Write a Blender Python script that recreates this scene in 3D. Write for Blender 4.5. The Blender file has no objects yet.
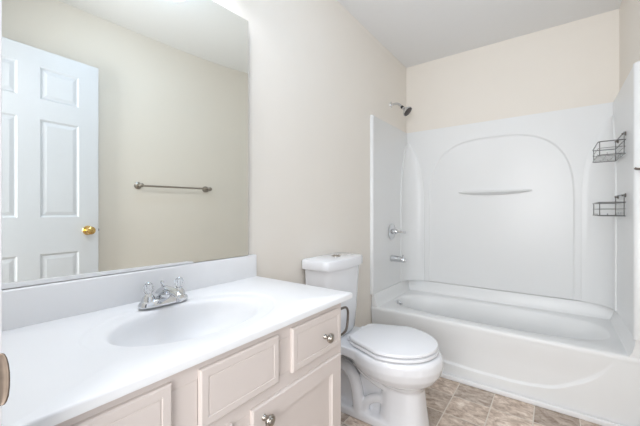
import bpy, bmesh, math, random
from mathutils import Vector, Matrix

random.seed(7)
S = bpy.context.scene
COL = S.collection
R = math.radians
PI = math.pi

# ------------------------------------------------------------------ camera, world, lamps, exposure
cam_d = bpy.data.cameras.new('camera')
cam_d.sensor_width = 36.0
cam_d.lens = 36.0 * 317.0 / 640.0
cam_d.shift_y = -1.5 / 640.0
cam_d.clip_start = 0.02
cam = bpy.data.objects.new('camera', cam_d)
COL.objects.link(cam)
cam.location = (1.167, 0.0, 1.137)
cam.rotation_euler = (R(90), 0, R(36.4))
S.camera = cam

world = bpy.data.worlds.new('hallway_daylight')
S.world = world
world.use_nodes = True
wb = world.node_tree.nodes['Background']
wb.inputs['Color'].default_value = (0.75, 0.88, 1.0, 1)
wb.inputs['Strength'].default_value = 0.15


def area(name, loc, rot, size, power, col, size_y=None, shape='RECTANGLE'):
    d = bpy.data.lights.new(name, 'AREA')
    d.shape = shape
    d.size = size
    if size_y:
        d.size_y = size_y
    d.energy = power
    d.color = col
    o = bpy.data.objects.new(name, d)
    COL.objects.link(o)
    o.location = loc
    o.rotation_euler = rot
    return o


# soft fill lamp added behind the camera, shining in through the doorway
area('doorway_fill', (1.0, -1.0, 1.40), (R(88), 0, R(6)), 1.4, 61.0, (0.985, 0.99, 1.0), 1.4)
# unseen fill lamp added in the doorway, aimed up to brighten the ceiling
area('ceiling_fill', (1.0, 0.0, 1.55), (R(126), 0, R(7)), 0.45, 1.8, (0.94, 1.0, 1.14), 0.35).data.spread = R(80)
# light of the fixture over the mirror
area('vanity_lamp', (0.15, 0.525, 2.20), (0, R(-28), 0), 0.14, 6.6, (0.95, 0.98, 1.07), 0.65)

vs = S.view_settings
vs.view_transform = 'Standard'
vs.look = 'None'
vs.gamma = 1.0
vs.use_curve_mapping = False
vs.exposure = 0.07


# ------------------------------------------------------------------ materials
def material(name, col, rough=0.5, metal=0.0, noise=0.0, nscale=40.0, bump=0.0, bscale=120.0, coat=0.0,
             transmission=0.0, ior=1.5, emit=None, estr=0.0, spec=0.5):
    m = bpy.data.materials.new(name)
    m.use_nodes = True
    nt = m.node_tree
    b = nt.nodes['Principled BSDF']
    b.inputs['Base Color'].default_value = (*col, 1)
    b.inputs['Roughness'].default_value = rough
    b.inputs['Metallic'].default_value = metal
    b.inputs['IOR'].default_value = ior
    b.inputs['Coat Weight'].default_value = coat
    b.inputs['Coat Roughness'].default_value = 0.05
    b.inputs['Transmission Weight'].default_value = transmission
    b.inputs['Specular IOR Level'].default_value = spec
    tc = nt.nodes.new('ShaderNodeTexCoord')
    n = nt.nodes.new('ShaderNodeTexNoise')
    n.inputs['Scale'].default_value = nscale
    n.inputs['Detail'].default_value = 3
    nt.links.new(tc.outputs['Object'], n.inputs['Vector'])
    mx = nt.nodes.new('ShaderNodeMix')
    mx.data_type = 'RGBA'
    mx.inputs[6].default_value = (*[c * (1 - noise) for c in col], 1)
    mx.inputs[7].default_value = (*[min(1, c * (1 + noise)) for c in col], 1)
    nt.links.new(n.outputs['Fac'], mx.inputs[0])
    nt.links.new(mx.outputs[2], b.inputs['Base Color'])
    if bump > 0:
        n2 = nt.nodes.new('ShaderNodeTexNoise')
        n2.inputs['Scale'].default_value = bscale
        nt.links.new(tc.outputs['Object'], n2.inputs['Vector'])
        bp = nt.nodes.new('ShaderNodeBump')
        bp.inputs['Strength'].default_value = bump
        bp.inputs['Distance'].default_value = 0.002
        nt.links.new(n2.outputs['Fac'], bp.inputs['Height'])
        nt.links.new(bp.outputs['Normal'], b.inputs['Normal'])
    if emit:
        b.inputs['Emission Color'].default_value = (*emit, 1)
        b.inputs['Emission Strength'].default_value = estr
    return m


def floor_material():
    m = bpy.data.materials.new('floor_vinyl_tile')
    m.use_nodes = True
    nt = m.node_tree
    L = nt.links.new
    b = nt.nodes['Principled BSDF']
    b.inputs['Roughness'].default_value = 0.42
    tc = nt.nodes.new('ShaderNodeTexCoord')
    mp = nt.nodes.new('ShaderNodeMapping')
    mp.inputs['Location'].default_value = (-0.052, -0.012, 0)
    L(tc.outputs['Object'], mp.inputs['Vector'])
    br = nt.nodes.new('ShaderNodeTexBrick')
    br.offset = 0.0
    br.squash = 1.0
    br.inputs['Scale'].default_value = 1.0
    br.inputs['Brick Width'].default_value = 0.205
    br.inputs['Row Height'].default_value = 0.205
    br.inputs['Mortar Size'].default_value = 0.0035
    br.inputs['Mortar Smooth'].default_value = 0.4
    br.inputs['Color1'].default_value = (0, 0, 0, 1)
    br.inputs['Color2'].default_value = (1, 1, 1, 1)
    L(mp.outputs['Vector'], br.inputs['Vector'])
    # cloudy stone mottling
    n1 = nt.nodes.new('ShaderNodeTexNoise')
    n1.inputs['Scale'].default_value = 22
    n1.inputs['Detail'].default_value = 7
    n1.inputs['Roughness'].default_value = 0.68
    n1.inputs['Distortion'].default_value = 0.5
    st = nt.nodes.new('ShaderNodeMapping')
    st.inputs['Scale'].default_value = (0.9, 1.15, 1)
    st.inputs['Rotation'].default_value = (0, 0, 0.5)
    L(tc.outputs['Object'], st.inputs['Vector'])
    off = nt.nodes.new('ShaderNodeVectorMath')
    off.operation = 'MULTIPLY_ADD'
    off.inputs[1].default_value = (7, 3, 5)
    L(br.outputs['Color'], off.inputs[0])
    L(st.outputs['Vector'], off.inputs[2])
    L(off.outputs['Vector'], n1.inputs['Vector'])
    rp = nt.nodes.new('ShaderNodeValToRGB')
    e = rp.color_ramp.elements
    e[0].position = 0.30
    e[0].color = (0.26, 0.175, 0.125, 1)
    e[1].position = 0.72
    e[1].color = (0.82, 0.73, 0.645, 1)
    k = e.new(0.50)
    k.color = (0.53, 0.425, 0.345, 1)
    L(n1.outputs['Fac'], rp.inputs['Fac'])
    # every tile a little lighter or darker
    mr = nt.nodes.new('ShaderNodeMapRange')
    mr.inputs['To Min'].default_value = 0.72
    mr.inputs['To Max'].default_value = 1.30
    L(br.outputs['Color'], mr.inputs['Value'])
    ml = nt.nodes.new('ShaderNodeMix')
    ml.data_type = 'RGBA'
    ml.blend_type = 'MULTIPLY'
    ml.inputs[0].default_value = 1.0
    L(rp.outputs['Color'], ml.inputs[6])
    L(mr.outputs['Result'], ml.inputs[7])
    mg = nt.nodes.new('ShaderNodeMix')
    mg.data_type = 'RGBA'
    mg.inputs[7].default_value = (0.74, 0.67, 0.59, 1)
    L(br.outputs['Fac'], mg.inputs[0])
    L(ml.outputs[2], mg.inputs[6])
    L(mg.outputs[2], b.inputs['Base Color'])
    bp = nt.nodes.new('ShaderNodeBump')
    bp.inputs['Strength'].default_value = 0.25
    bp.inputs['Distance'].default_value = 0.002
    L(n1.outputs['Fac'], bp.inputs['Height'])
    L(bp.outputs['Normal'], b.inputs['Normal'])
    return m


M = {
    'paint': material('wall_paint', (0.865, 0.815, 0.742), 0.6, noise=0.012, nscale=6, bump=0.08, bscale=220),
    'ceiling': material('ceiling_paint', (0.86, 0.855, 0.845), 0.9, noise=0.01, bump=0.15, bscale=180),
    'trim': material('trim_paint', (0.87, 0.87, 0.87), 0.35, noise=0.01),
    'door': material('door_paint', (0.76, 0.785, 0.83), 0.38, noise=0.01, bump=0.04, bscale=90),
    'marble': material('cultured_marble', (0.86, 0.86, 0.865), 0.34, noise=0.006, nscale=14, spec=0.35),
    'ceramic': material('vitreous_china', (0.86, 0.87, 0.895), 0.09, noise=0.004, coat=0.4),
    'seat': material('seat_plastic', (0.88, 0.89, 0.915), 0.22, noise=0.004),
    'acrylic': material('tub_acrylic', (0.85, 0.855, 0.85), 0.3, noise=0.006, nscale=5, spec=0.4),
    'cabinet': material('cabinet_paint', (0.71, 0.64, 0.60), 0.42, noise=0.012, nscale=20),
    'cabinet_dark': material('cabinet_recess', (0.40, 0.33, 0.28), 0.7, noise=0.02),
    'chrome': material('chrome', (0.68, 0.69, 0.71), 0.09, 1.0, noise=0.01),
    'nickel': material('brushed_nickel', (0.40, 0.365, 0.325), 0.30, 1.0, noise=0.05, nscale=60),
    'bronze': material('dark_nickel', (0.20, 0.175, 0.155), 0.30, 1.0, noise=0.05),
    'strike': material('worn_bronze_plate', (0.22, 0.175, 0.14), 0.55, 1.0, noise=0.25, nscale=90),
    'steel': material('wire_steel', (0.22, 0.22, 0.215), 0.30, 1.0, noise=0.05),
    'brass': material('polished_brass', (0.78, 0.53, 0.20), 0.16, 1.0, noise=0.03),
    'rubber': material('black_rubber', (0.025, 0.023, 0.022), 0.5, noise=0.1),
    'nozzle': material('spray_face', (0.07, 0.06, 0.055), 0.45, noise=0.2, nscale=400),
    'crystal': material('clear_acrylic', (0.96, 0.97, 0.98), 0.04, transmission=0.85, ior=1.45, noise=0.0),
    'mirror': material('mirror_silver', (0.83, 0.845, 0.80), 0.0, 1.0, noise=0.0),
    'glass_edge': material('mirror_edge', (0.42, 0.47, 0.45), 0.2, noise=0.02),
    'glow': material('lamp_glass', (0.9, 0.9, 0.88), 0.3, emit=(0.60, 0.95, 1.35), estr=17.0),
    'bulb': material('bulb_glass', (0.9, 0.9, 0.9), 0.3, emit=(0.92, 0.97, 1.0), estr=3.0),
    'caulk': material('caulk_shadow', (0.55, 0.53, 0.50), 0.8, noise=0.02),
    'floor': floor_material(),
}


# ------------------------------------------------------------------ mesh helpers
WLOC = {}


def empty(name, loc, label, cat, group=None):
    o = bpy.data.objects.new(name, None)
    o.empty_display_size = 0.05
    COL.objects.link(o)
    o.location = loc
    WLOC[o] = Vector(loc)
    o['label'] = label
    o['category'] = cat
    if group:
        o['group'] = group
    return o


def obj(name, bm, mat, parent=None, smooth=True, loc=None, angle=40):
    """one mesh object from a bmesh given in room coordinates; origin at its parent's (or loc)"""
    if loc is None:
        loc = WLOC[parent] if parent else Vector((0, 0, 0))
    loc = Vector(loc)
    bmesh.ops.translate(bm, verts=bm.verts, vec=-loc)
    bmesh.ops.recalc_face_normals(bm, faces=bm.faces)
    me = bpy.data.meshes.new(name)
    bm.to_mesh(me)
    bm.free()
    mats = mat if isinstance(mat, (list, tuple)) else [mat]
    for m in mats:
        me.materials.append(m)
    if smooth:
        me.shade_smooth()
        try:
            me.set_sharp_from_angle(angle=R(angle))
        except Exception:
            pass
    o = bpy.data.objects.new(name, me)
    COL.objects.link(o)
    WLOC[o] = loc
    if parent:
        o.parent = parent
        o.location = loc - WLOC[parent]
    else:
        o.location = loc
    return o


def struct(o):
    o['kind'] = 'structure'
    return o


def tag(o, label, cat, group=None):
    o['label'] = label
    o['category'] = cat
    if group:
        o['group'] = group
    return o


def merge(bm, other, mi=None):
    me = bpy.data.meshes.new('tmp')
    if mi is not None:
        for f in other.faces:
            f.material_index = mi
    other.to_mesh(me)
    other.free()
    bm.from_mesh(me)
    bpy.data.meshes.remove(me)


def box(bm, x0, x1, y0, y1, z0, z1, bev=0.0, seg=2):
    t = bmesh.new()
    bmesh.ops.create_cube(t, size=1.0)
    for v in t.verts:
        v.co = Vector(((x0 + x1) / 2 + v.co.x * (x1 - x0), (y0 + y1) / 2 + v.co.y * (y1 - y0), (z0 + z1) / 2 + v.co.z * (z1 - z0)))
    if bev > 0:
        bmesh.ops.bevel(t, geom=list(t.edges), offset=bev, segments=seg, affect='EDGES', profile=0.5)
    merge(bm, t)


def loft(bm, rings, cap0=True, cap1=True, closed=True):
    vr = [[bm.verts.new(p) for p in r] for r in rings]
    n = len(vr[0])
    for a, b in zip(vr[:-1], vr[1:]):
        for i in range(n if closed else n - 1):
            j = (i + 1) % n
            bm.faces.new((a[i], a[j], b[j], b[i]))
    if cap0:
        bm.faces.new(list(reversed(vr[0])))
    if cap1:
        bm.faces.new(vr[-1])
    return vr


def frame_of(d):
    d = Vector(d).normalized()
    up = Vector((0, 0, 1)) if abs(d.z) < 0.9 else Vector((1, 0, 0))
    a = d.cross(up).normalized()
    return a, d.cross(a).normalized(), d


def lathe(bm, profile, origin, axis, seg=32):
    """profile: (radius, height along axis)"""
    a, b, d = frame_of(axis)
    o = Vector(origin)
    rings = []
    for r, h in profile:
        r = max(r, 1e-5)
        rings.append([o + d * h + (a * math.cos(2 * PI * i / seg) + b * math.sin(2 * PI * i / seg)) * r for i in range(seg)])
    loft(bm, rings)


def smooth_path(pts, n=8):
    """Catmull-Rom through pts"""
    P = [Vector(p) for p in pts]
    P = [2 * P[0] - P[1]] + P + [2 * P[-1] - P[-2]]
    out = []
    for i in range(1, len(P) - 2):
        p0, p1, p2, p3 = P[i - 1:i + 3]
        for k in range(n):
            t = k / n
            out.append(0.5 * ((2 * p1) + (p2 - p0) * t + (2 * p0 - 5 * p1 + 4 * p2 - p3) * t * t + (3 * p1 - p0 - 3 * p2 + p3) * t ** 3))
    out.append(P[-2])
    return out


def tube(bm, pts, r, seg=10, closed=False):
    P = [Vector(p) for p in pts]
    n = len(P)
    rad = r if isinstance(r, (list, tuple)) else [r] * n
    T = []
    for i in range(n):
        if closed:
            t = P[(i + 1) % n] - P[i - 1]
        else:
            t = P[min(i + 1, n - 1)] - P[max(i - 1, 0)]
        T.append(t.normalized())
    a = frame_of(T[0])[0]
    rings = []
    for i in range(n):
        a = (a - T[i] * a.dot(T[i])).normalized()
        b = T[i].cross(a)
        rings.append([P[i] + (a * math.cos(2 * PI * k / seg) + b * math.sin(2 * PI * k / seg)) * rad[i] for k in range(seg)])
    if closed:
        rings.append(rings[0])
        loft(bm, rings, False, False)
        bmesh.ops.remove_doubles(bm, verts=bm.verts, dist=1e-6)
    else:
        loft(bm, rings)


def slab(bm, conv, w0, w1, v0, v1, panels, prof, thick, edge=0.003):
    """a panelled board. conv(u, v, d) maps board coordinates to the room (d = out of the face).
    panels: (u0,u1,v0,v1); prof: list of (inset, depth) rings from the panel's edge to its middle"""
    us = sorted({w0, w1, *[p[0] for p in panels], *[p[1] for p in panels]})
    vv = sorted({v0, v1, *[p[2] for p in panels], *[p[3] for p in panels]})
    cache = {}

    def V(u, v, d=0.0):
        k = (round(u, 5), round(v, 5), round(d, 5))
        if k not in cache:
            cache[k] = bm.verts.new(conv(u, v, d))
        return cache[k]

    def clampu(u):
        return min(max(u, w0 + edge), w1 - edge)

    def clampv(v):
        return min(max(v, v0 + edge), v1 - edge)

    for i in range(len(us) - 1):
        for j in range(len(vv) - 1):
            cu, cv = (us[i] + us[i + 1]) / 2, (vv[j] + vv[j + 1]) / 2
            if any(p[0] < cu < p[1] and p[2] < cv < p[3] for p in panels):
                continue
            q = [(clampu(us[i]), clampv(vv[j])), (clampu(us[i + 1]), clampv(vv[j])),
                 (clampu(us[i + 1]), clampv(vv[j + 1])), (clampu(us[i]), clampv(vv[j + 1]))]
            bm.faces.new([V(*k) for k in q])
    for p in panels:
        prev = None
        for ins, dep in [(0, 0)] + prof:
            ring = [V(p[0] + ins, p[2] + ins, dep), V(p[1] - ins, p[2] + ins, dep), V(p[1] - ins, p[3] - ins, dep), V(p[0] + ins, p[3] - ins, dep)]
            if prev:
                for k in range(4):
                    bm.faces.new((prev[k], prev[(k + 1) % 4], ring[(k + 1) % 4], ring[k]))
            prev = ring
        bm.faces.new(prev)
    # rounded rim, sides and back
    ub = [clampu(u) for u in us]
    vb = [clampv(v) for v in vv]
    per = [(u, vb[0]) for u in ub] + [(ub[-1], v) for v in vb[1:]] + [(u, vb[-1]) for u in reversed(ub[:-1])] + [(ub[0], v) for v in reversed(vb[1:-1])]
    front = [V(*k) for k in per]

    def out(u, v):
        return (w0 if u == ub[0] else (w1 if u == ub[-1] else u), v0 if v == vb[0] else (v1 if v == vb[-1] else v))
    mid = [V(*out(*k), -edge) for k in per]
    back = [V(*out(*k), -thick) for k in per]
    n = len(per)
    for A, B in ((front, mid), (mid, back)):
        for k in range(n):
            bm.faces.new((A[k], A[(k + 1) % n], B[(k + 1) % n], B[k]))
    bm.faces.new(back)


# ------------------------------------------------------------------ the room
W, D, H = 1.535, 3.014, 2.55
Y0 = 0.075                  # room face of the wall with the doorway
DX0, DX1, DZ = 0.617, 1.375, 2.16

bm = bmesh.new(); box(bm, -0.1, W + 0.1, -0.9, D + 0.1, -0.06, 0.0)
struct(obj('floor', bm, M['floor'], smooth=False))
bm = bmesh.new(); box(bm, -0.1, W + 0.1, -0.05, D + 0.1, H, H + 0.06)
struct(obj('ceiling', bm, M['ceiling'], smooth=False))
bm = bmesh.new(); box(bm, -0.1, 0.0, -0.05, D + 0.1, 0.0, H)
struct(obj('wall_left', bm, M['paint'], smooth=False))
bm = bmesh.new(); box(bm, W, W + 0.1, -0.05, D + 0.1, 0.0, H)
struct(obj('wall_right', bm, M['paint'], smooth=False))
bm = bmesh.new(); box(bm, 0.0, W, D, D + 0.1, 0.0, H)
struct(obj('wall_back', bm, M['paint'], smooth=False))
bm = bmesh.new()
box(bm, 0.0, DX0 - 0.018, -0.05, Y0, 0.0, H)
box(bm, DX1 + 0.018, W, -0.05, Y0, 0.0, H)
box(bm, DX0 - 0.018, DX1 + 0.018, -0.05, Y0, DZ + 0.018, H)
struct(obj('wall_front', bm, M['paint'], smooth=False))

# door frame: jambs, head, stop and the strike plate whose curved lip peeks into the picture
bm = bmesh.new()
box(bm, DX0 - 0.018, DX0, -0.055, Y0 + 0.0075, 0, DZ + 0.018, 0.002)
box(bm, DX1, DX1 + 0.018, -0.055, Y0 + 0.0075, 0, DZ + 0.018, 0.002)
box(bm, DX0, DX1, -0.055, Y0 + 0.0075, DZ, DZ + 0.018, 0.002)
frame = struct(obj('trim_1', bm, M['trim']))
bm = bmesh.new()
prof = [(0.0006, 0.030), (0.0012, 0.052), (0.0015, 0.072), (0.0025, 0.083), (0.006, 0.0865), (0.009, 0.0875)]
rings = []
for zz, wv in ((0.898, 0.0), (0.899, 0.30), (0.903, 0.60), (0.910, 0.84), (0.920, 0.97), (0.929, 1.0), (0.938, 0.97), (0.948, 0.84), (0.956, 0.60), (0.961, 0.30), (0.962, 0.0)):
    rings.append([(DX0 + dx * (0.35 + 0.65 * wv), 0.03 + (yy - 0.03) * (0.90 + 0.10 * wv), zz) for dx, yy in prof])
loft(bm, rings, False, False, closed=False)
sp = obj('strike_plate', bm, M['strike'], frame)
md = sp.modifiers.new('solid', 'SOLIDIFY'); md.thickness = 0.0016; md.offset = 0

# baseboards
bm = bmesh.new(); box(bm, 0.0, 0.013, 0.985, 2.236, 0.0, 0.085, 0.003)
struct(obj('baseboard_left', bm, M['trim']))
bm = bmesh.new(); box(bm, W - 0.013, W, 0.1, 2.236, 0.0, 0.085, 0.003)
struct(obj('baseboard_right', bm, M['trim']))
bm = bmesh.new()
box(bm, 0.014, W - 0.014, 2.238, 2.262, 0.0, 0.030, 0.007, 3)
tr = struct(obj('trim_2', bm, M['trim']))


# entry door: six panels, opened against the right wall
HX, HY = 1.392, 0.085
TX, TY = 1.455, 0.825
dv = Vector((TX - HX, TY - HY, 0)); DW = dv.length; du = dv.normalized(); dn = Vector((-du.y, du.x, 0))


def dconv(u, v, d):
    p = Vector((HX, HY, 0)) + du * u + dn * d
    return Vector((p.x, p.y, v))


def mirror_side(u, v, d):
    p = Vector((HX, HY, 0)) + du * u + dn * (-0.035 - d)
    return Vector((p.x, p.y, v))


st_, ms = 0.115, 0.105
pw = (DW - 2 * st_ - ms) / 2
pan = []
for u0 in (st_, st_ + pw + ms):
    for a, b in ((0.23, 0.87), (1.10, 1.71), (1.835, 2.035)):
        pan.append((u0, u0 + pw, a, b))
prof6 = [(0.006, -0.006), (0.012, -0.009), (0.034, -0.003)]
bm = bmesh.new()
slab(bm, dconv, 0, DW, 0.012, 2.145, pan, prof6, 0.0176, 0.0015)
slab(bm, mirror_side, 0, DW, 0.012, 2.145, pan, prof6, 0.0176, 0.0015)
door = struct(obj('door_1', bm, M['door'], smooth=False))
bm = bmesh.new()
kp = dconv(DW - 0.065, 1.008, 0)
lathe(bm, [(0.0, 0.0), (0.031, 0.0), (0.032, 0.003), (0.029, 0.007), (0.013, 0.010), (0.011, 0.022), (0.014, 0.028), (0.024, 0.036), (0.0275, 0.046), (0.0265, 0.056), (0.018, 0.064), (0.0, 0.067)], kp, dn, 40)
obj('door_knob', bm, M['brass'], door)
bm = bmesh.new()
box(bm, -0.006, 0.006, 0, 0.009, -0.008, 0.008, 0.002)
bmesh.ops.rotate(bm, verts=bm.verts, cent=(0, 0, 0), matrix=Matrix.Rotation(math.atan2(du.y, du.x) - PI / 2, 3, 'Z'))
bmesh.ops.translate(bm, verts=bm.verts, vec=dconv(DW, 1.008, -0.0175))
obj('latch', bm, M['bronze'], door)
bm = bmesh.new()
for z in (0.25, 1.08, 1.92):
    lathe(bm, [(0.0, 0), (0.006, 0), (0.006, 0.085), (0.0, 0.085)], (HX - 0.004, HY - 0.003, z), (0, 0, 1), 12)
obj('hinge', bm, M['brass'], door)

# ------------------------------------------------------------------ lamps of the room
dome = empty('ceiling_light', (0.79, 1.0, H), 'round white frosted dome light on the ceiling, seen in the mirror', 'ceiling light')
bm = bmesh.new()
lathe(bm, [(0.0, 0.0), (0.135, 0.0), (0.135, -0.012), (0.128, -0.018), (0.0, -0.018)], (0.79, 1.0, H), (0, 0, 1), 48)
obj('base_ring', bm, M['trim'], dome)
bm = bmesh.new()
lathe(bm, [(0.118 * math.cos(t), -0.018 - 0.040 * math.sin(t)) for t in [PI / 2 * k / 12 for k in range(13)]], (0.79, 1.0, H), (0, 0, 1), 48)
obj('glass_shade', bm, M['glow'], dome)

# ------------------------------------------------------------------ vanity cabinet
CY0, CY1 = 0.085, 0.986
FX = 0.536                       # face frame
DXF = 0.548                      # door and drawer faces
vc = empty('vanity_cabinet', (0.27, 0.525, 0.0), 'blush beige painted vanity cabinet under the white sink top', 'cabinet')
bm = bmesh.new()
box(bm, 0.003, FX - 0.02, CY0, CY0 + 0.016, 0.0, 0.806)
box(bm, 0.003, FX - 0.02, CY1 - 0.016, CY1, 0.0, 0.806, 0.001)
box(bm, 0.003, 0.012, CY0, CY1, 0.09, 0.80)
box(bm, 0.003, FX - 0.02, CY0, CY1, 0.09, 0.105)
obj('carcass', bm, M['cabinet'], vc, smooth=False)
# face frame : rails and stiles
bm = bmesh.new()
ff = lambda a, b, c, d: box(bm, FX - 0.02, FX, a, b, c, d, 0.001)
ff(CY0, CY1, 0.768, 0.806)
ff(CY0, CY1, 0.615, 0.668)
ff(CY0, CY1, 0.09, 0.135)
for a, b in ((CY0, CY0 + 0.035), (0.33, 0.402), (0.635, 0.707), (CY1 - 0.035, CY1)):
    ff(a, b, 0.668, 0.768)
for a, b in ((CY0, CY0 + 0.035), (0.49, 0.566), (CY1 - 0.035, CY1)):
    ff(a, b, 0.135, 0.615)
obj('face_frame', bm, M['cabinet'], vc, smooth=False)
bm = bmesh.new(); box(bm, FX - 0.085, FX - 0.07, CY0 + 0.002, CY1 - 0.002, 0.0, 0.09)
obj('toe_kick', bm, M['cabinet'], vc, smooth=False)


def fconv(u, v, d):
    return Vector((DXF + d, u, v))


def cab_knob(y, z, par):
    b = bmesh.new()
    lathe(b, [(0.0, 0.0), (0.0085, 0.0), (0.0075, 0.003), (0.0055, 0.006), (0.005, 0.012), (0.0075, 0.015), (0.0135, 0.018), (0.0160, 0.022), (0.0155, 0.026), (0.0125, 0.029), (0.0105, 0.0285), (0.0095, 0.031), (0.004, 0.033), (0.0, 0.0335)],
          (DXF, y, z), (1, 0, 0), 32)
    obj('knob', b, M['nickel'], par)


raised = [(0.005, -0.005), (0.007, -0.005), (0.013, -0.0008)]
bevelled = [(0.0015, -0.0025), (0.004, -0.0025), (0.005, -0.001)]
for nm, y0, y1 in (('drawer', 0.088, 0.338), ('false_front', 0.402, 0.648), ('drawer', 0.706, 0.969)):
    bm = bmesh.new()
    i = 0.019
    slab(bm, fconv, y0, y1, 0.658, 0.790, [(y0 + i, y1 - i, 0.658 + i, 0.790 - i)], bevelled, 0.0115, 0.0035)
    dr = obj(nm, bm, M['cabinet'], vc, smooth=False)
    if nm == 'drawer' and y0 > 0.5:
        cab_knob(0.868, 0.716, dr)
    elif nm == 'drawer':
        cab_knob((y0 + y1) / 2, 0.715, dr)
shaker = [(0.005, -0.007), (0.009, -0.007), (0.0105, -0.009)]
for y0, y1, ky in ((0.088, 0.489, 0.462), (0.550, 0.969, 0.590)):
    bm = bmesh.new()
    i = 0.054
    slab(bm, fconv, y0, y1, 0.115, 0.626, [(y0 + i, y1 - i, 0.115 + i, 0.626 - i)], shaker, 0.0115, 0.0035)
    dr = obj('door', bm, M['cabinet'], vc, smooth=False)
    cab_knob(ky, 0.590, dr)

# ------------------------------------------------------------------ vanity top with integral basin
vt = empty('countertop', (0.27, 0.55, 0.808), 'glossy white vanity top with an integral oval sink and backsplash', 'countertop')
ZT = 0.83
TX0, TX1, TY0, TY1 = 0.0015, 0.553, 0.082, 1.040
BX, BY = 0.300, 0.542
angs = sorted([2 * PI * k / 112 for k in range(112)] + [math.atan2(y - BY, x - BX) % (2 * PI) for x in (TX0, TX1) for y in (TY0, TY1)])


def rect_pt(a, ins=0.0):
    c, s = math.cos(a), math.sin(a)
    t = 1e9
    if c > 1e-9: t = min(t, (TX1 - BX) / c)
    if c < -1e-9: t = min(t, (TX0 - BX) / c)
    if s > 1e-9: t = min(t, (TY1 - BY) / s)
    if s < -1e-9: t = min(t, (TY0 - BY) / s)
    x, y = BX + c * t, BY + s * t
    return min(max(x, TX0 + ins), TX1 - ins), min(max(y, TY0 + ins), TY1 - ins)


def ell(a, rx, ry, z, cx=BX, cy=BY):
    # polar ray direction matched to the rectangle's angle
    c, s = math.cos(a), math.sin(a)
    t = 1 / math.sqrt((c / rx) ** 2 + (s / ry) ** 2)
    return (cx + c * t, cy + s * t, z)


bm = bmesh.new()
rings = []
rings.append([ell(a, 0.23, 0.30, ZT - 0.020) for a in angs])
rings.append([(*rect_pt(a, 0.0), ZT - 0.020) for a in angs])
rings.append([(*rect_pt(a, 0.0), ZT - 0.005) for a in angs])
rings.append([(*rect_pt(a, 0.0015), ZT - 0.0015) for a in angs])
rings.append([(*rect_pt(a, 0.005), ZT) for a in angs])
rings.append([ell(a, 0.200, 0.286, ZT) for a in angs])
for rx, ry, dz in ((0.1975, 0.2825, -0.0010), (0.1935, 0.2775, -0.0042), (0.188, 0.271, -0.0056), (0.172, 0.250, -0.0066), (0.162, 0.236, -0.0082), (0.156, 0.228, -0.0115), (0.150, 0.220, -0.0190),
                   (0.1465, 0.2155, -0.034), (0.1405, 0.207, -0.058), (0.130, 0.190, -0.083), (0.113, 0.160, -0.105), (0.096, 0.126, -0.118), (0.066, 0.082, -0.129), (0.034, 0.038, -0.134), (0.020, 0.020, -0.136)):
    k = min(1, -dz / 0.13)
    rings.append([ell(a, rx, ry, ZT + dz, BX - 0.03 * k, BY) for a in angs])
loft(bm, rings, False, True)
obj('top_slab', bm, M['marble'], vt, angle=50)
bm = bmesh.new(); box(bm, 0.0015, 0.030, TY0, TY1 - 0.004, ZT - 0.002, 0.932, 0.004, 3)
obj('backsplash', bm, M['marble'], vt)
bm = bmesh.new()
lathe(bm, [(0.0, 0.0), (0.021, 0.0), (0.022, 0.002), (0.019, 0.003), (0.016, 0.0015), (0.015, 0.004), (0.0, 0.006)], (BX - 0.03, BY, ZT - 0.136), (0, 0, 1), 32)
obj('drain', bm, M['chrome'], vt)

# ------------------------------------------------------------------ faucet
FXc, FYc, FZ = 0.114, 0.547, ZT + 0.0003
fa = empty('faucet', (FXc, FYc, FZ), 'chrome centerset faucet with two clear acrylic handles behind the sink', 'faucet')
bm = bmesh.new()
rings = []
for z, s, sw in ((0, 1.0, 1.0), (0.006, 1.0, 1.0), (0.014, 0.95, 0.9), (0.020, 0.86, 0.75), (0.022, 0.80, 0.66)):
    r = []
    for k in range(40):
        t = 2 * PI * k / 40
        c, q = math.cos(t), math.sin(t)
        sg = lambda v, e: math.copysign(abs(v) ** e, v)
        r.append((FXc + 0.027 * sw * sg(c, 0.7), FYc + 0.081 * s * sg(q, 0.55), FZ + z))
    rings.append(r)
loft(bm, rings)
obj('base_plate', bm, M['chrome'], fa)
bm = bmesh.new()
rings = []
for x, z, wy, hz in ((-0.024, 0.026, 0.018, 0.010), (-0.018, 0.034, 0.021, 0.016), (0.0, 0.041, 0.021, 0.018), (0.03, 0.045, 0.018, 0.014), (0.06, 0.045, 0.0155, 0.011), (0.09, 0.041, 0.0135, 0.010), (0.102, 0.036, 0.0125, 0.010), (0.106, 0.033, 0.010, 0.007)):
    rings.append([(FXc + x, FYc + wy * math.cos(2 * PI * k / 24), FZ + z + hz * math.sin(2 * PI * k / 24)) for k in range(24)])
loft(bm, rings)
lathe(bm, [(0.0, 0.020), (0.020, 0.012), (0.022, 0.018), (0.020, 0.04), (0.0, 0.042)], (FXc - 0.002, FYc, FZ), (0, 0, 1), 24)
lathe(bm, [(0.0, 0.0), (0.0085, 0.0), (0.0085, 0.016), (0.0, 0.016)], (FXc + 0.092, FYc, FZ + 0.020), (0, 0, 1), 20)
obj('spout', bm, M['chrome'], fa)
bm = bmesh.new()
lathe(bm, [(0.0, 0.03), (0.003, 0.03), (0.003, 0.062), (0.006, 0.064), (0.0065, 0.069), (0.004, 0.073), (0.0, 0.074)], (FXc - 0.014, FYc, FZ), (0, 0, 1), 16)
obj('lift_rod', bm, M['chrome'], fa)
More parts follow.
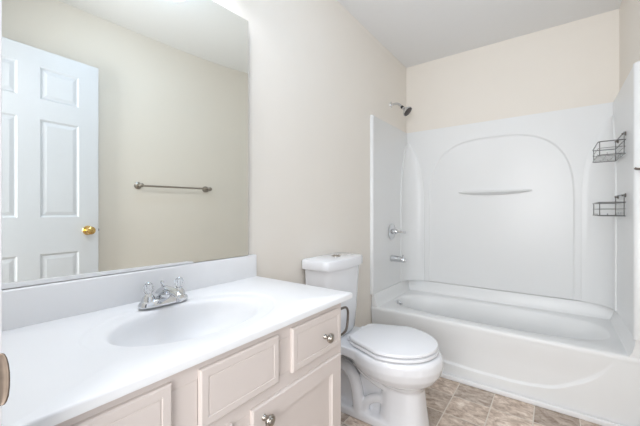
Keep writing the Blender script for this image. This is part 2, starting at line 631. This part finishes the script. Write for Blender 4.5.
for s in (-1, 1):
    hy = FYc + s * 0.052
    bm = bmesh.new()
    lathe(bm, [(0.0, 0.0), (0.021, 0.008), (0.021, 0.016), (0.018, 0.026), (0.012, 0.034), (0.009, 0.038), (0.0, 0.040)], (FXc, hy, FZ + 0.004), (0, 0, 1), 28)
    hb = obj('handle', bm, M['chrome'], fa)
    bm = bmesh.new()
    rings = []
    for z, r in ((0.038, 0.009), (0.042, 0.0125), (0.050, 0.0165), (0.060, 0.0160), (0.066, 0.0125), (0.070, 0.0105)):
        rings.append([(FXc + r * (1 - 0.10 * (k % 4 == 0)) * math.cos(2 * PI * k / 32), hy + r * (1 - 0.10 * (k % 4 == 0)) * math.sin(2 * PI * k / 32), FZ + z + 0.004) for k in range(32)])
    loft(bm, rings)
    hk = obj('crystal_knob', bm, M['crystal'], hb, angle=20)
    hk['label'] = 'clear faceted acrylic knob'
    bm = bmesh.new()
    lathe(bm, [(0.0, 0.0695), (0.008, 0.0695), (0.008, 0.0725), (0.006, 0.074), (0.0, 0.0745)], (FXc, hy, FZ + 0.004), (0, 0, 1), 20)
    obj('cap', bm, M['chrome'], hb)

# ------------------------------------------------------------------ mirror: a big frameless sheet, slightly bowed off the wall at its far end
MA, MB, MP = 0.016, 0.045, 4
my0, my1, mz0, mz1 = 0.082, 0.984, 0.9345, 2.018


def mx(y):
    t = max(0, (y - 0.15) / 0.85)
    return 0.0085 + MA * (y - 0.15) + MB * 0.85 / (MP + 1) * t ** (MP + 1)


def mslope(y):
    return MA + MB * max(0, (y - 0.15) / 0.85) ** MP


bm = bmesh.new()
N = 64
ys = [my0 + (my1 - my0) * k / N for k in range(N + 1)]
fr = [[bm.verts.new((mx(y), y, z)) for y in ys] for z in (mz0, mz1)]
bk = [[bm.verts.new((mx(y) - 0.0055, y, z)) for y in ys] for z in (mz0, mz1)]
for k in range(N):
    f = bm.faces.new((fr[0][k], fr[0][k + 1], fr[1][k + 1], fr[1][k])); f.material_index = 0
    f = bm.faces.new((bk[0][k + 1], bk[0][k], bk[1][k], bk[1][k + 1])); f.material_index = 1
    for e in (0, 1):
        f = bm.faces.new((fr[e][k], bk[e][k], bk[e][k + 1], fr[e][k + 1])); f.material_index = 1
for k in (0, N):
    f = bm.faces.new((fr[0][k], fr[1][k], bk[1][k], bk[0][k])); f.material_index = 1
mo = obj('wall_mirror', bm, [M['mirror'], M['glass_edge']], None, loc=(0.0, 0.54, mz0))
tag(mo, 'large frameless mirror on the left wall resting on the vanity backsplash', 'mirror')

bm = bmesh.new()
rings = []
for k in range(25):
    y = my0 + (0.712 - my0) * k / 24
    h = 0.0155 - 0.0075 * k / 24
    if k == 24:
        h = 0.004
    x = mx(y)
    rings.append([(x - 0.001, y, mz0), (x + 0.003, y, mz0), (x + 0.003, y, mz0 + h), (x - 0.001, y, mz0 + h)])
loft(bm, rings)
ch = obj('bottom_channel', bm, M['trim'], mo)
ch['label'] = 'white strip along the lower edge of the mirror'

# fixture over the mirror (above the picture's edge)
vl = empty('vanity_light', (0.0, 0.525, 2.2), 'chrome bar light with round globe bulbs above the vanity mirror', 'wall light')
bm = bmesh.new(); box(bm, 0.001, 0.03, 0.22, 0.83, 2.16, 2.27, 0.006)
obj('backplate', bm, M['chrome'], vl)
for k in range(4):
    y = 0.30 + 0.15 * k
    bm = bmesh.new()
    lathe(bm, [(0.0, 0.03), (0.022, 0.03), (0.022, 0.05), (0.0, 0.05)], (0, y, 2.215), (1, 0, 0), 20)
    so = obj('socket', bm, M['chrome'], vl)
    bm = bmesh.new()
    bmesh.ops.create_uvsphere(bm, u_segments=24, v_segments=14, radius=0.047, matrix=Matrix.Translation((0.093, y, 2.215)))
    obj('bulb', bm, M['bulb'], so)

# ------------------------------------------------------------------ toilet paper holder on the vanity's side
ph = empty('toilet_paper_holder', (0.50, CY1, 0.735), 'dark curved metal bar mounted on the vanity side facing the toilet', 'toilet paper holder')
bm = bmesh.new()
px_ = 0.516
tube(bm, smooth_path([(px_, CY1 + 0.002, 0.765), (px_, CY1 + 0.035, 0.767), (px_, CY1 + 0.066, 0.764), (px_, CY1 + 0.080, 0.750), (px_, CY1 + 0.082, 0.728), (px_, CY1 + 0.076, 0.690), (px_, CY1 + 0.062, 0.672), (px_, CY1 + 0.035, 0.668), (px_, CY1 + 0.002, 0.669)], 6), 0.0048, 12)
obj('bar', bm, M['bronze'], ph)
for z in (0.765, 0.669):
    bm = bmesh.new()
    lathe(bm, [(0.0, 0.0003), (0.011, 0.0003), (0.011, 0.003), (0.007, 0.006), (0.0, 0.006)], (px_, CY1, z), (0, 1, 0), 20)
    obj('mounting_foot', bm, M['bronze'], ph)

# ------------------------------------------------------------------ toilet
TC = 1.625
TK = 1.594
to = empty('toilet', (0.35, TC, 0.0), 'white two-piece toilet with its lid closed, between vanity and bathtub', 'toilet')


def sup(cx, cy, rx, ry, z, n=48, e=1.0, back=None):
    """rounded outline; 'back' limits how far it reaches towards the wall"""
    out = []
    for k in range(n):
        t = 2 * PI * k / n
        c, s = math.cos(t), math.sin(t)
        x = cx + rx * math.copysign(abs(c) ** e, c)
        y = cy + ry * math.copysign(abs(s) ** e, s)
        if back is not None:
            x = max(x, back)
        out.append((x, y, z))
    return out


def egg(cx, cy, rf, rb, ry, z, n=96, cut=0.252, o=0.0):
    """seat outline: elliptic, cut straight across at the hinges"""
    out = []
    for k in range(n):
        t = 2 * PI * k / n
        c, s = math.cos(t), math.sin(t)
        x = cx + ((rf if c >= 0 else rb) + o) * c
        out.append((max(x, cut - o), cy + (ry + o) * s * (1 - (0.11 * math.sin(PI * min(1, -c / 0.85)) if c < 0 else 0)), z))
    return out


bm = bmesh.new()
# front pedestal and bowl
t = bmesh.new()
loft(t, [sup(0.525, TC, 0.128, 0.112, 0.0, e=0.75), sup(0.525, TC, 0.126, 0.110, 0.02, e=0.75), sup(0.523, TC, 0.116, 0.098, 0.10, e=0.72), sup(0.52, TC, 0.110, 0.091, 0.19, e=0.74),
         sup(0.518, TC, 0.111, 0.092, 0.218, e=0.78), sup(0.500, TC, 0.150, 0.122, 0.248, e=0.92), sup(0.482, TC, 0.207, 0.176, 0.280), sup(0.473, TC, 0.240, 0.202, 0.315),
         sup(0.470, TC, 0.252, 0.214, 0.352), sup(0.468, TC, 0.252, 0.216, 0.388), sup(0.464, TC, 0.243, 0.207, 0.407)])
merge(bm, t)
# deck under the tank
t = bmesh.new()
loft(t, [[(0.03, TC - 0.10, 0.345), (0.34, TC - 0.155, 0.335), (0.34, TC + 0.155, 0.335), (0.03, TC + 0.10, 0.345)],
         [(0.02, TC - 0.145, 0.362), (0.36, TC - 0.182, 0.355), (0.36, TC + 0.182, 0.355), (0.02, TC + 0.125, 0.362)],
         [(0.02, TC - 0.145, 0.405), (0.36, TC - 0.178, 0.405), (0.36, TC + 0.178, 0.405), (0.02, TC + 0.125, 0.405)]])
merge(bm, t)
# foot plate, rear web and the trapway bulging on both sides
t = bmesh.new()
loft(t, [sup(0.33, TC, 0.25, 0.112, 0.0, e=0.55), sup(0.33, TC, 0.25, 0.112, 0.035, e=0.55), sup(0.33, TC, 0.243, 0.105, 0.045, e=0.55)])
merge(bm, t)
t = bmesh.new(); box(t, 0.28, 0.50, TC - 0.045, TC + 0.045, 0.02, 0.34, 0.02)
merge(bm, t)
t = bmesh.new(); box(t, 0.14, 0.30, TC - 0.05, TC + 0.05, 0.02, 0.21, 0.02)
merge(bm, t)
for s in (-1, 1):
    t = bmesh.new()
    tube(t, smooth_path([(0.29, TC + s * 0.080, 0.335), (0.315, TC + s * 0.082, 0.285), (0.365, TC + s * 0.076, 0.245), (0.43, TC + s * 0.066, 0.215), (0.50, TC + s * 0.05, 0.20)], 6), [0.030] * 12 + [0.026] * 13, 14)
    merge(bm, t)
    t = bmesh.new()
    tube(t, smooth_path([(0.12, TC + s * 0.035, 0.225), (0.19, TC + s * 0.058, 0.250), (0.250, TC + s * 0.072, 0.222), (0.282, TC + s * 0.078, 0.150), (0.298, TC + s * 0.080, 0.04)], 6), 0.034, 14)
    merge(bm, t)
    t = bmesh.new()
    tube(t, smooth_path([(0.33, TC + s * 0.075, 0.04), (0.345, TC + s * 0.072, 0.10), (0.40, TC + s * 0.062, 0.13), (0.46, TC + s * 0.05, 0.13)], 6), 0.024, 12)
    merge(bm, t)
bowl = obj('bowl', bm, M['ceramic'], to)
md = bowl.modifiers.new('union', 'REMESH'); md.mode = 'VOXEL'; md.voxel_size = 0.006; md.use_smooth_shade = True
md = bowl.modifiers.new('soften', 'SMOOTH'); md.factor = 0.5; md.iterations = 6
for s in (-1, 1):
    bm = bmesh.new()
    lathe(bm, [(0.0, 0.0), (0.014, 0.0), (0.014, 0.006), (0.010, 0.014), (0.0, 0.017)], (0.31, TC + s * 0.090, 0.043), (0, 0, 1), 18)
    obj('bolt_cap', bm, M['seat'], to)


def tank_ring(x0, x1, hy, z, bow=0.022, n=10):
    p = [(x0, TK - hy + 0.012, z), (x0, TK + hy - 0.012, z), (x0 + 0.012, TK + hy, z), (x1 - 0.055, TK + hy, z), (x1 - 0.032, TK + hy - 0.006, z), (x1 - 0.018, TK + hy - 0.02, z)]
    for k in range(1, n):
        t = -1 + 2 * k / n
        p.append((x1 - 0.018 + bow * (1 - t * t) ** 0.8, TK - t * (hy - 0.02), z))
    p += [(x1 - 0.018, TK - hy + 0.02, z), (x1 - 0.032, TK - hy + 0.006, z), (x1 - 0.055, TK - hy, z), (x0 + 0.012, TK - hy, z)]
    return p


bm = bmesh.new()
loft(bm, [tank_ring(0.022, 0.168, 0.150, 0.404), tank_ring(0.018, 0.178, 0.163, 0.425), tank_ring(0.014, 0.186, 0.172, 0.55), tank_ring(0.010, 0.196, 0.184, 0.807)])
obj('tank', bm, M['ceramic'], to)
bm = bmesh.new()
loft(bm, [tank_ring(0.010, 0.200, 0.194, 0.8075), tank_ring(0.005, 0.208, 0.202, 0.810), tank_ring(0.004, 0.210, 0.205, 0.817), tank_ring(0.004, 0.210, 0.205, 0.852), tank_ring(0.006, 0.207, 0.202, 0.862), tank_ring(0.016, 0.196, 0.191, 0.867)])
tl = obj('tank_lid', bm, M['ceramic'], to)
bm = bmesh.new()
lathe(bm, [(0.0, 0.0), (0.027, 0.0), (0.027, 0.003), (0.023, 0.005), (0.0, 0.0055)], (0.105, TK + 0.01, 0.8672), (0, 0, 1), 32)
obj('flush_button', bm, M['nickel'], tl)


def plate(bm, f, z0, z1, edge=0.006):
    loft(bm, [f(-edge, z0), f(0, z0 + edge * 0.7), f(0, z1 - edge * 0.9), f(-edge * 0.35, z1 - edge * 0.3), f(-edge * 1.3, z1)])


bm = bmesh.new()
plate(bm, lambda o, z: egg(0.462, TC, 0.236, 0.248, 0.212, z, o=o), 0.411, 0.4285)
obj('seat', bm, M['seat'], to)
bm = bmesh.new()
plate(bm, lambda o, z: egg(0.461, TC, 0.234, 0.246, 0.211, z, o=o), 0.4325, 0.452, 0.007)
obj('lid', bm, M['seat'], to)
for s in (-1, 1):
    bm = bmesh.new()
    box(bm, 0.225, 0.258, TC + s * 0.075 - 0.016, TC + s * 0.075 + 0.016, 0.4065, 0.440, 0.006, 3)
    obj('hinge', bm, M['seat'], to)
bm = bmesh.new()
lathe(bm, [(0.0, 0.0), (0.016, 0.0), (0.016, 0.004), (0.006, 0.006), (0.006, 0.05), (0.011, 0.052), (0.011, 0.075), (0.0, 0.077)], (0.001, TC - 0.15, 0.17), (1, 0, 0), 18)
tube(bm, smooth_path([(0.06, TC - 0.15, 0.175), (0.062, TC - 0.15, 0.26), (0.075, TC - 0.135, 0.34), (0.085, TC - 0.125, 0.41)], 6), 0.004, 8)
obj('supply_valve', bm, M['chrome'], to)

# ------------------------------------------------------------------ bathtub
TF, ZR, ZL = 2.263, 0.388, 0.482        # front face, rim height, ledge under the wall panels
G = 0.004
tub = empty('bathtub', (0.76, 2.64, 0.0), 'white alcove bathtub with a curved ridge along its front apron', 'bathtub')
X0, X1, Y1 = G, W - G, D - G
OX, OY = 0.785, 2.625
tang = sorted([2 * PI * k / 160 for k in range(160)])


def tub_rect(a, x0, x1, y0, y1, rc=0.05):
    """rounded rectangle hit by a ray from the basin's middle"""
    c, s = math.cos(a), math.sin(a)
    t = 1e9
    if c > 1e-9: t = min(t, (x1 - OX) / c)
    if c < -1e-9: t = min(t, (x0 - OX) / c)
    if s > 1e-9: t = min(t, (y1 - OY) / s)
    if s < -1e-9: t = min(t, (y0 - OY) / s)
    return OX + c * t, OY + s * t


for x in (X0, X1):
    for y in (TF, Y1):
        tang.append(math.atan2(y - OY, x - OX) % (2 * PI))
tang = sorted(tang)


def oval(a, xl, xr, yf, yb, e):
    """basin outline with different reach left, right, front and back"""
    c, s = math.cos(a), math.sin(a)
    rx = xr - OX if c > 0 else OX - xl
    ry = yb - OY if s > 0 else OY - yf
    t = (abs(c / rx) ** e + abs(s / ry) ** e) ** (-1 / e)
    return OX + c * t, OY + s * t


rings = []
lz = ZR + 0.006


def outer(a, ins, z, ledge=False):
    x, y = tub_rect(a, X0, X1, TF, Y1)
    xi = min(max(x, X0 + ins), X1 - ins)
    yi = min(y, Y1 - ins)
    return xi, yi, z


def ring_ledge(top, ins, zf, zb):
    r = []
    for a in tang:
        x, y = tub_rect(a, X0, X1, TF, Y1)
        onfront = abs(y - TF) < 1e-5 and X0 + 1e-4 < x < X1 - 1e-4
        xi = min(max(x, X0 + ins), X1 - ins)
        yi = max(min(y, Y1 - ins), TF)
        r.append((xi, yi, zf if onfront else zb))
    return r


bm = bmesh.new()
# rim: rounded front edge, flat deck and the basin
def edge_ring(dy, z):
    r = []
    for a in tang:
        x, y = tub_rect(a, X0, X1, TF, Y1)
        r.append((min(max(x, X0), X1), max(y, TF + dy), z))
    return r


rings.append(edge_ring(0.0, ZR - 0.030))
rings.append(edge_ring(0.0, ZR - 0.012))
rings.append(edge_ring(0.004, ZR - 0.003))
rings.append(edge_ring(0.013, ZR))
o_ = [(0.068, 1.445, TF + 0.085, Y1 - 0.105, 0.0, 2.9), (0.074, 1.438, TF + 0.092, Y1 - 0.112, -0.003, 2.9), (0.082, 1.425, TF + 0.100, Y1 - 0.120, -0.012, 2.9),
      (0.090, 1.40, TF + 0.106, Y1 - 0.127, -0.035, 2.9), (0.108, 1.33, TF + 0.118, Y1 - 0.140, -0.12, 3.0), (0.130, 1.24, TF + 0.133, Y1 - 0.155, -0.22, 3.2),
      (0.165, 1.17, TF + 0.155, Y1 - 0.175, -0.285, 3.4), (0.215, 1.10, TF + 0.185, Y1 - 0.205, -0.312, 3.4), (0.40, 0.95, TF + 0.26, Y1 - 0.27, -0.322, 3.2), (0.70, 0.85, OY - 0.03, OY + 0.03, -0.324, 2.0)]
for xl, xr, yf, yb, dz, e in o_:
    rings.append([(*oval(a, xl, xr, yf, yb, e), ZR + dz) for a in tang])
loft(bm, rings, False, True)
obj('basin', bm, M['acrylic'], tub, angle=60)
# raised ledge along the three walls
bm = bmesh.new()
secs = []
for (cx, cy, sx, sy) in ((X0, TF + 0.004, 1, 0), (X0, Y1, 1, -1), (X1, Y1, -1, -1), (X1, TF + 0.004, -1, 0)):
    sec = []
    for d, z in ((-0.001, ZR - 0.01), (0.056, ZR - 0.01), (0.052, ZR + 0.001), (0.045, ZR + 0.008), (0.038, ZR + 0.024), (0.030, ZR + 0.055), (0.025, ZL - 0.004), (0.0225, ZL), (0.0, ZL)):
        sec.append((cx + sx * d, cy + sy * d, z))
    secs.append(sec)
loft(bm, secs)
obj('wall_ledge', bm, M['acrylic'], tub)
# apron with the embossed smile-shaped ridge
bm = bmesh.new()
NX, NZ = 260, 120
ARC = [(-0.2, 0.150), (0.30, 0.117), (0.579, 0.104), (0.783, 0.094), (1.003, 0.096), (1.173, 0.122), (1.335, 0.222), (1.420, 0.330), (1.462, 0.40), (1.6, 0.72)]


def arc_z(x):
    for (a, za), (b, zb) in zip(ARC[:-1], ARC[1:]):
        if a <= x <= b:
            return za + (zb - za) * (x - a) / (b - a)
    return 0.1


def arc_s(x):
    return sum(arc_z(x + d) for d in (-0.04, -0.02, 0, 0.02, 0.04)) / 5


grid = []
for j in range(NZ + 1):
    z = 0.0 + (ZR - 0.028) * j / NZ
    row = []
    for i in range(NX + 1):
        x = X0 + (X1 - X0) * i / NX
        sl = (arc_s(x + 0.01) - arc_s(x - 0.01)) / 0.02
        d = (z - arc_s(x)) / math.sqrt(1 + sl * sl)       # distance above the ridge line
        k = min(1, max(0, (d + 0.008) / 0.016))
        k = k * k * (3 - 2 * k)
        f = min(1, max(0, (z - 0.20) / 0.16))
        y = TF + 0.002 + 0.013 * k * (1 - f * f * (3 - 2 * f))
        row.append(bm.verts.new((x, y, z)))
    grid.append(row)
for j in range(NZ):
    for i in range(NX):
        bm.faces.new((grid[j][i], grid[j][i + 1], grid[j + 1][i + 1], grid[j + 1][i]))
obj('apron', bm, M['acrylic'], tub, angle=80)
bm = bmesh.new()
lathe(bm, [(0.0, 0.0), (0.032, 0.0), (0.033, 0.004), (0.028, 0.010), (0.012, 0.013), (0.0, 0.0135)], (0.094, 2.60, 0.345), (1, 0, 0.15), 32)
box(bm, 0.105, 0.125, 2.596, 2.604, 0.340, 0.354, 0.002)
obj('overflow_plate', bm, M['chrome'], tub)
bm = bmesh.new()
lathe(bm, [(0.0, 0.0), (0.036, 0.0), (0.036, 0.003), (0.022, 0.004), (0.018, 0.010), (0.0, 0.011)], (0.34, 2.62, ZR - 0.3185), (0, 0, 1), 32)
obj('drain', bm, M['chrome'], tub)

# ------------------------------------------------------------------ tub surround
PT = 0.022                               # thickness of the wall panels
ZS = 1.90
PB = ZL + 0.003
sr = empty('tub_surround', (0.76, D, PB), 'glossy white three-sided shower surround with an arched back panel', 'shower surround')
YB = D - PT                              # face of the back panel


def arch_top(x):
    t = abs(x - 0.76) / 0.527
    if t >= 1:
        return None
    return 1.22 + 0.54 * (1 - t ** 3) ** (1 / 2.7)


# back panel: raised arch in the middle
bm = bmesh.new()
NX, NZ = 340, 260
grid = []
for j in range(NZ + 1):
    z = PB + (ZS - PB) * j / NZ
    row = []
    for i in range(NX + 1):
        x = 0.012 + (W - 0.024) * i / NX
        # signed distance (approx.) inside the arch
        t = abs(x - 0.76) / 0.527
        dside = (1 - t) * 0.527
        if z < 1.22:
            d = dside
        else:
            q = ((t ** 3) + max(0, (z - 1.22) / 0.54) ** 2.7)
            d = (1 - q ** (1 / 2.85)) * 0.50
        k = min(1, max(0, (d + 0.0035) / 0.007))
        k = k * k * (3 - 2 * k)
        row.append(bm.verts.new((x, YB + 0.010 * k, z)))
    grid.append(row)
for j in range(NZ):
    for i in range(NX):
        bm.faces.new((grid[j][i], grid[j][i + 1], grid[j + 1][i + 1], grid[j + 1][i]))
# top edge and back
a = [grid[NZ][0], grid[NZ][NX]]
bk_ = [bm.verts.new((v.co.x, D - 0.001, v.co.z)) for v in grid[NZ]]
for i in range(NX):
    bm.faces.new((grid[NZ][i], grid[NZ][i + 1], bk_[i + 1], bk_[i]))
obj('back_panel', bm, M['acrylic'], sr, angle=80)
# side panels with their rounded front flange
for s, x0 in ((1, 0.001), (-1, W - 0.001)):
    bm = bmesh.new()
    xs = lambda d: x0 + s * d
    plan = [(0.0, TF - 0.016), (0.010, TF - 0.015), (0.020, TF - 0.011), (0.024, TF - 0.002), (0.023, TF + 0.016), (0.019, TF + 0.024), (0.017, TF + 0.034), (0.017, D - 0.03), (0.0, D - 0.03)]
    if s < 0:
        plan = [(0.0, TF - 0.016), (0.022, TF - 0.015), (0.033, TF - 0.011), (0.038, TF - 0.002), (0.0375, TF + 0.016), (0.035, TF + 0.024), (0.034, TF + 0.034), (0.034, D - 0.03), (0.0, D - 0.03)]
    loft(bm, [[(xs(d), y, PB - 0.002) for d, y in plan], [(xs(d), y, ZS - 0.006) for d, y in plan], [(xs(d * 0.75), y + (0.004 if y < 2.5 else 0), ZS) for d, y in plan]])
    obj('side_panel', bm, M['acrylic'], sr, angle=50)
# coved corner columns that taper out under the panels' top
for s, xc in ((1, 0.018), (-1, W - 0.035)):
    bm = bmesh.new()
    rings = []
    for k in range(61):
        z = PB + (1.80 - PB) * k / 60
        f = 1.0 if z < 1.20 else max(0.0, 1 - ((z - 1.20) / 0.605) ** 2.2) ** 0.75
        r = 0.012 + 0.158 * f
        ring = []
        yc = YB
        st = 0.010
        ring.append((xc - s * 0.012, yc - r, z))
        ring.append((xc + s * st, yc - r, z))
        ring.append((xc + s * (st + 0.001), yc - r + 0.004, z))
        m_ = 14
        rr = max(0.002, r - st)
        for q in range(1, m_):
            t = PI / 2 * q / m_
            ring.append((xc + s * (st + rr * (1 - math.cos(t))), yc - st - rr * (1 - math.sin(t)), z))
        ring.append((xc + s * (r - 0.004), yc - st - 0.001, z))
        ring.append((xc + s * r, yc - st, z))
        ring.append((xc + s * r, yc + 0.012, z))
        ring.append((xc - s * 0.012, yc + 0.012, z))
        rings.append(ring)
    loft(bm, rings)
    obj('corner_column', bm, M['acrylic'], sr, angle=50)
# soap ledge: a thin crescent
bm = bmesh.new()
rings = []
for k in range(33):
    t = -1 + 2 * k / 32
    x = 0.757 + 0.272 * t
    b = max(0.02, (1 - t * t)) ** 0.6
    dp, hh = 0.050 * b, 0.030 * b
    zt = 1.312
    rings.append([(x, YB + 0.0105, zt), (x, YB + 0.004 - dp * 0.85, zt - 0.001), (x, YB + 0.004 - dp, zt - 0.004), (x, YB + 0.004 - dp * 0.93, zt - 0.010 - 0.2 * hh), (x, YB + 0.004 - dp * 0.45, zt - 0.006 - hh * 0.75), (x, YB + 0.0105, zt - 0.008 - hh)])
loft(bm, rings)
obj('soap_ledge', bm, M['acrylic'], sr)

# ------------------------------------------------------------------ shower fittings on the left end
SY = 2.625
sh = empty('showerhead', (0.0, 2.649, 2.086), 'small chrome shower head on a bent arm above the surround', 'shower head')
bm = bmesh.new()
lathe(bm, [(0.0, 0.001), (0.028, 0.001), (0.027, 0.004), (0.014, 0.010), (0.0, 0.011)], (0, 2.649, 2.086), (1, 0, 0), 28)
obj('flange', bm, M['chrome'], sh)
bm = bmesh.new()
tube(bm, smooth_path([(0.004, 2.649, 2.086), (0.035, 2.649, 2.088), (0.062, 2.649, 2.084), (0.085, 2.649, 2.068), (0.10, 2.649, 2.050)], 6), 0.0105, 14)
obj('arm', bm, M['chrome'], sh)
ax = Vector((0.72, 0.0, -0.69)).normalized()
o0 = Vector((0.098, 2.649, 2.052))
bm = bmesh.new()
lathe(bm, [(0.0, 0.0), (0.013, 0.0), (0.0135, 0.020), (0.0, 0.020)], o0, ax, 20)
obj('collar', bm, M['rubber'], sh)
bm = bmesh.new()
lathe(bm, [(0.0, 0.019), (0.012, 0.019), (0.016, 0.026), (0.015, 0.034), (0.022, 0.044), (0.041, 0.064), (0.046, 0.073), (0.0455, 0.080), (0.0, 0.080)], o0, ax, 32)
hd = obj('head', bm, M['chrome'], sh)
bm = bmesh.new()
lathe(bm, [(0.0, 0.0795), (0.041, 0.0795), (0.041, 0.0825), (0.036, 0.085), (0.0, 0.085)], o0, ax, 32)
obj('spray_face', bm, M['nozzle'], hd)

va = empty('shower_valve', (0.02, 2.615, 0.962), 'round chrome shower valve with a lever handle above the tub spout', 'shower valve')
bm = bmesh.new()
lathe(bm, [(0.0, 0.0005), (0.072, 0.0005), (0.073, 0.004), (0.066, 0.010), (0.040, 0.014), (0.0, 0.016)], (0.02, 2.615, 0.962), (1, 0, 0), 40)
obj('escutcheon', bm, M['chrome'], va)
bm = bmesh.new()
lathe(bm, [(0.0, 0.014), (0.024, 0.014), (0.023, 0.045), (0.019, 0.054), (0.0, 0.056)], (0.02, 2.615, 0.962), (1, 0, 0), 28)
tube(bm, smooth_path([(0.055, 2.615, 0.962), (0.075, 2.620, 0.962), (0.105, 2.640, 0.957), (0.135, 2.655, 0.955)], 5), [0.013] * 5 + [0.011] * 5 + [0.009] * 6, 14)
obj('lever_handle', bm, M['chrome'], va)

so = empty('tub_spout', (0.02, 2.61, 0.728), 'stubby chrome tub spout on the left panel above the tub rim', 'tub spout')
bm = bmesh.new()
rings = []
for x, z, r, q in ((0.0005, 0.0, 0.029, 1), (0.006, 0.0, 0.030, 1), (0.02, 0.0, 0.027, 1), (0.07, -0.001, 0.026, 1), (0.105, -0.004, 0.025, 0.95), (0.122, -0.009, 0.023, 0.85), (0.130, -0.013, 0.018, 0.7)):
    rings.append([(0.02 + x, 2.61 + r * math.cos(2 * PI * k / 28), 0.728 + z + r * q * math.sin(2 * PI * k / 28)) for k in range(28)])
loft(bm, rings)
obj('body', bm, M['chrome'], so)
bm = bmesh.new()
lathe(bm, [(0.0, 0.02), (0.004, 0.02), (0.004, 0.034), (0.007, 0.036), (0.007, 0.043), (0.0, 0.044)], (0.125, 2.61, 0.722), (0, 0, 1), 14)
obj('diverter_knob', bm, M['chrome'], so)


# ------------------------------------------------------------------ wire corner baskets
def caddy(z, label):
    x0, x1, y0, y1 = 1.377, 1.492, 2.455, 2.805      # an oblong basket on the right panel
    c = empty('shower_caddy', (x1, 2.70, z), label, 'shower caddy', 'wire baskets in the corner of the shower')

    def rect(zz, r, name, open_wall=False):
        rc = 0.02
        pts = []
        for cx, cy, a0 in ((x0 + rc, y0 + rc, 180), (x1 - 0.006, y0 + 0.006, 270), (x1 - 0.006, y1 - 0.006, 0), (x0 + rc, y1 - rc, 90)):
            rr = rc if cx < 1.45 else 0.006
            for k in range(5):
                a = R(a0 + 90 * k / 4)
                pts.append((cx + rr * math.cos(a), cy + rr * math.sin(a), zz))
        b = bmesh.new()
        tube(b, pts, r, 8, closed=True)
        return obj(name, b, M['steel'], c)
    rect(z + 0.078, 0.0030, 'top_rail')
    rect(z + 0.040, 0.0016, 'middle_rail')
    rect(z, 0.0026, 'bottom_rail')
    b = bmesh.new()
    n = 6
    for k in range(1, n):
        y = y0 + (y1 - y0) * k / n
        tube(b, [(x0, y, z + 0.012), (x0 + 0.004, y, z), (x1, y, z), (x1, y, z + 0.02)], 0.0012, 6)
    for k in range(1, 3):
        x = x0 + (x1 - x0) * k / 3
        tube(b, [(x, y0, z + 0.012), (x, y0 + 0.004, z - 0.002), (x, y1 - 0.004, z - 0.002), (x, y1, z + 0.012)], 0.0012, 6)
    obj('wire_floor', b, M['steel'], c)
    for x, y in ((x0 + 0.006, y0 + 0.006), (x0 + 0.006, y1 - 0.006), (x1 - 0.003, y0 + 0.02), (x1 - 0.003, y1 - 0.02)):
        b = bmesh.new()
        tube(b, [(x, y, z), (x, y, z + (0.078 if x < 1.45 else 0.122))], 0.0024, 8)
        obj('upright', b, M['steel'], c)
    b = bmesh.new()
    tube(b, [(x1 - 0.003, y0 + 0.02, z + 0.122), (x1 - 0.003, y1 - 0.02, z + 0.122)], 0.0034, 8)
    obj('back_rail', b, M['steel'], c)
    for y in (y0 + 0.045, y1 - 0.045):
        b = bmesh.new()
        lathe(b, [(0.0, 0.0), (0.012, 0.0), (0.012, 0.003), (0.008, 0.006), (0.0, 0.006)], (x1 + 0.0075, y, z + 0.118), (-1, 0, 0), 16)
        lathe(b, [(0.0, 0.004), (0.005, 0.004), (0.005, 0.018), (0.0, 0.018)], (x1 + 0.0075, y, z + 0.118), (-1, 0, 0), 12)
        obj('mounting_pad', b, M['bronze'], c)


caddy(1.466, 'upper of the two wire corner baskets in the shower')
caddy(1.112, 'lower of the two wire corner baskets in the shower')

# small dark hook on the right wall, near the picture's edge
HK = 2.226
hk = empty('wall_hook', (W, HK, 1.353), "small dark hook on the right wall just in front of the tub surround", 'hook')
bm = bmesh.new()
lathe(bm, [(0.0, 0.0005), (0.013, 0.0005), (0.013, 0.004), (0.0, 0.006)], (W, HK, 1.353), (-1, 0, 0), 20)
obj('hook_plate', bm, M['bronze'], hk)
bm = bmesh.new()
tube(bm, smooth_path([(W - 0.003, HK, 1.353), (W - 0.018, HK, 1.350), (W - 0.032, HK, 1.351), (W - 0.040, HK, 1.356)], 5), 0.0058, 10)
obj('hook_arm', bm, M['bronze'], hk)

# ------------------------------------------------------------------ towel bar on the right wall
tb = empty('towel_bar', (W, 1.384, 1.342), 'brushed nickel towel bar on the wall opposite the vanity mirror', 'towel bar')
bm = bmesh.new()
tube(bm, [(W - 0.062, 1.105, 1.338), (W - 0.062, 1.665, 1.345)], 0.0075, 16)
obj('bar', bm, M['nickel'], tb)
for y in (1.112, 1.656):
    bm = bmesh.new()
    lathe(bm, [(0.0, 0.0005), (0.028, 0.0005), (0.028, 0.005), (0.020, 0.010), (0.012, 0.014), (0.011, 0.045), (0.016, 0.052), (0.016, 0.072), (0.011, 0.077), (0.0, 0.078)], (W, y, 1.3425), (-1, 0, 0), 28)
    obj('post', bm, M['nickel'], tb)
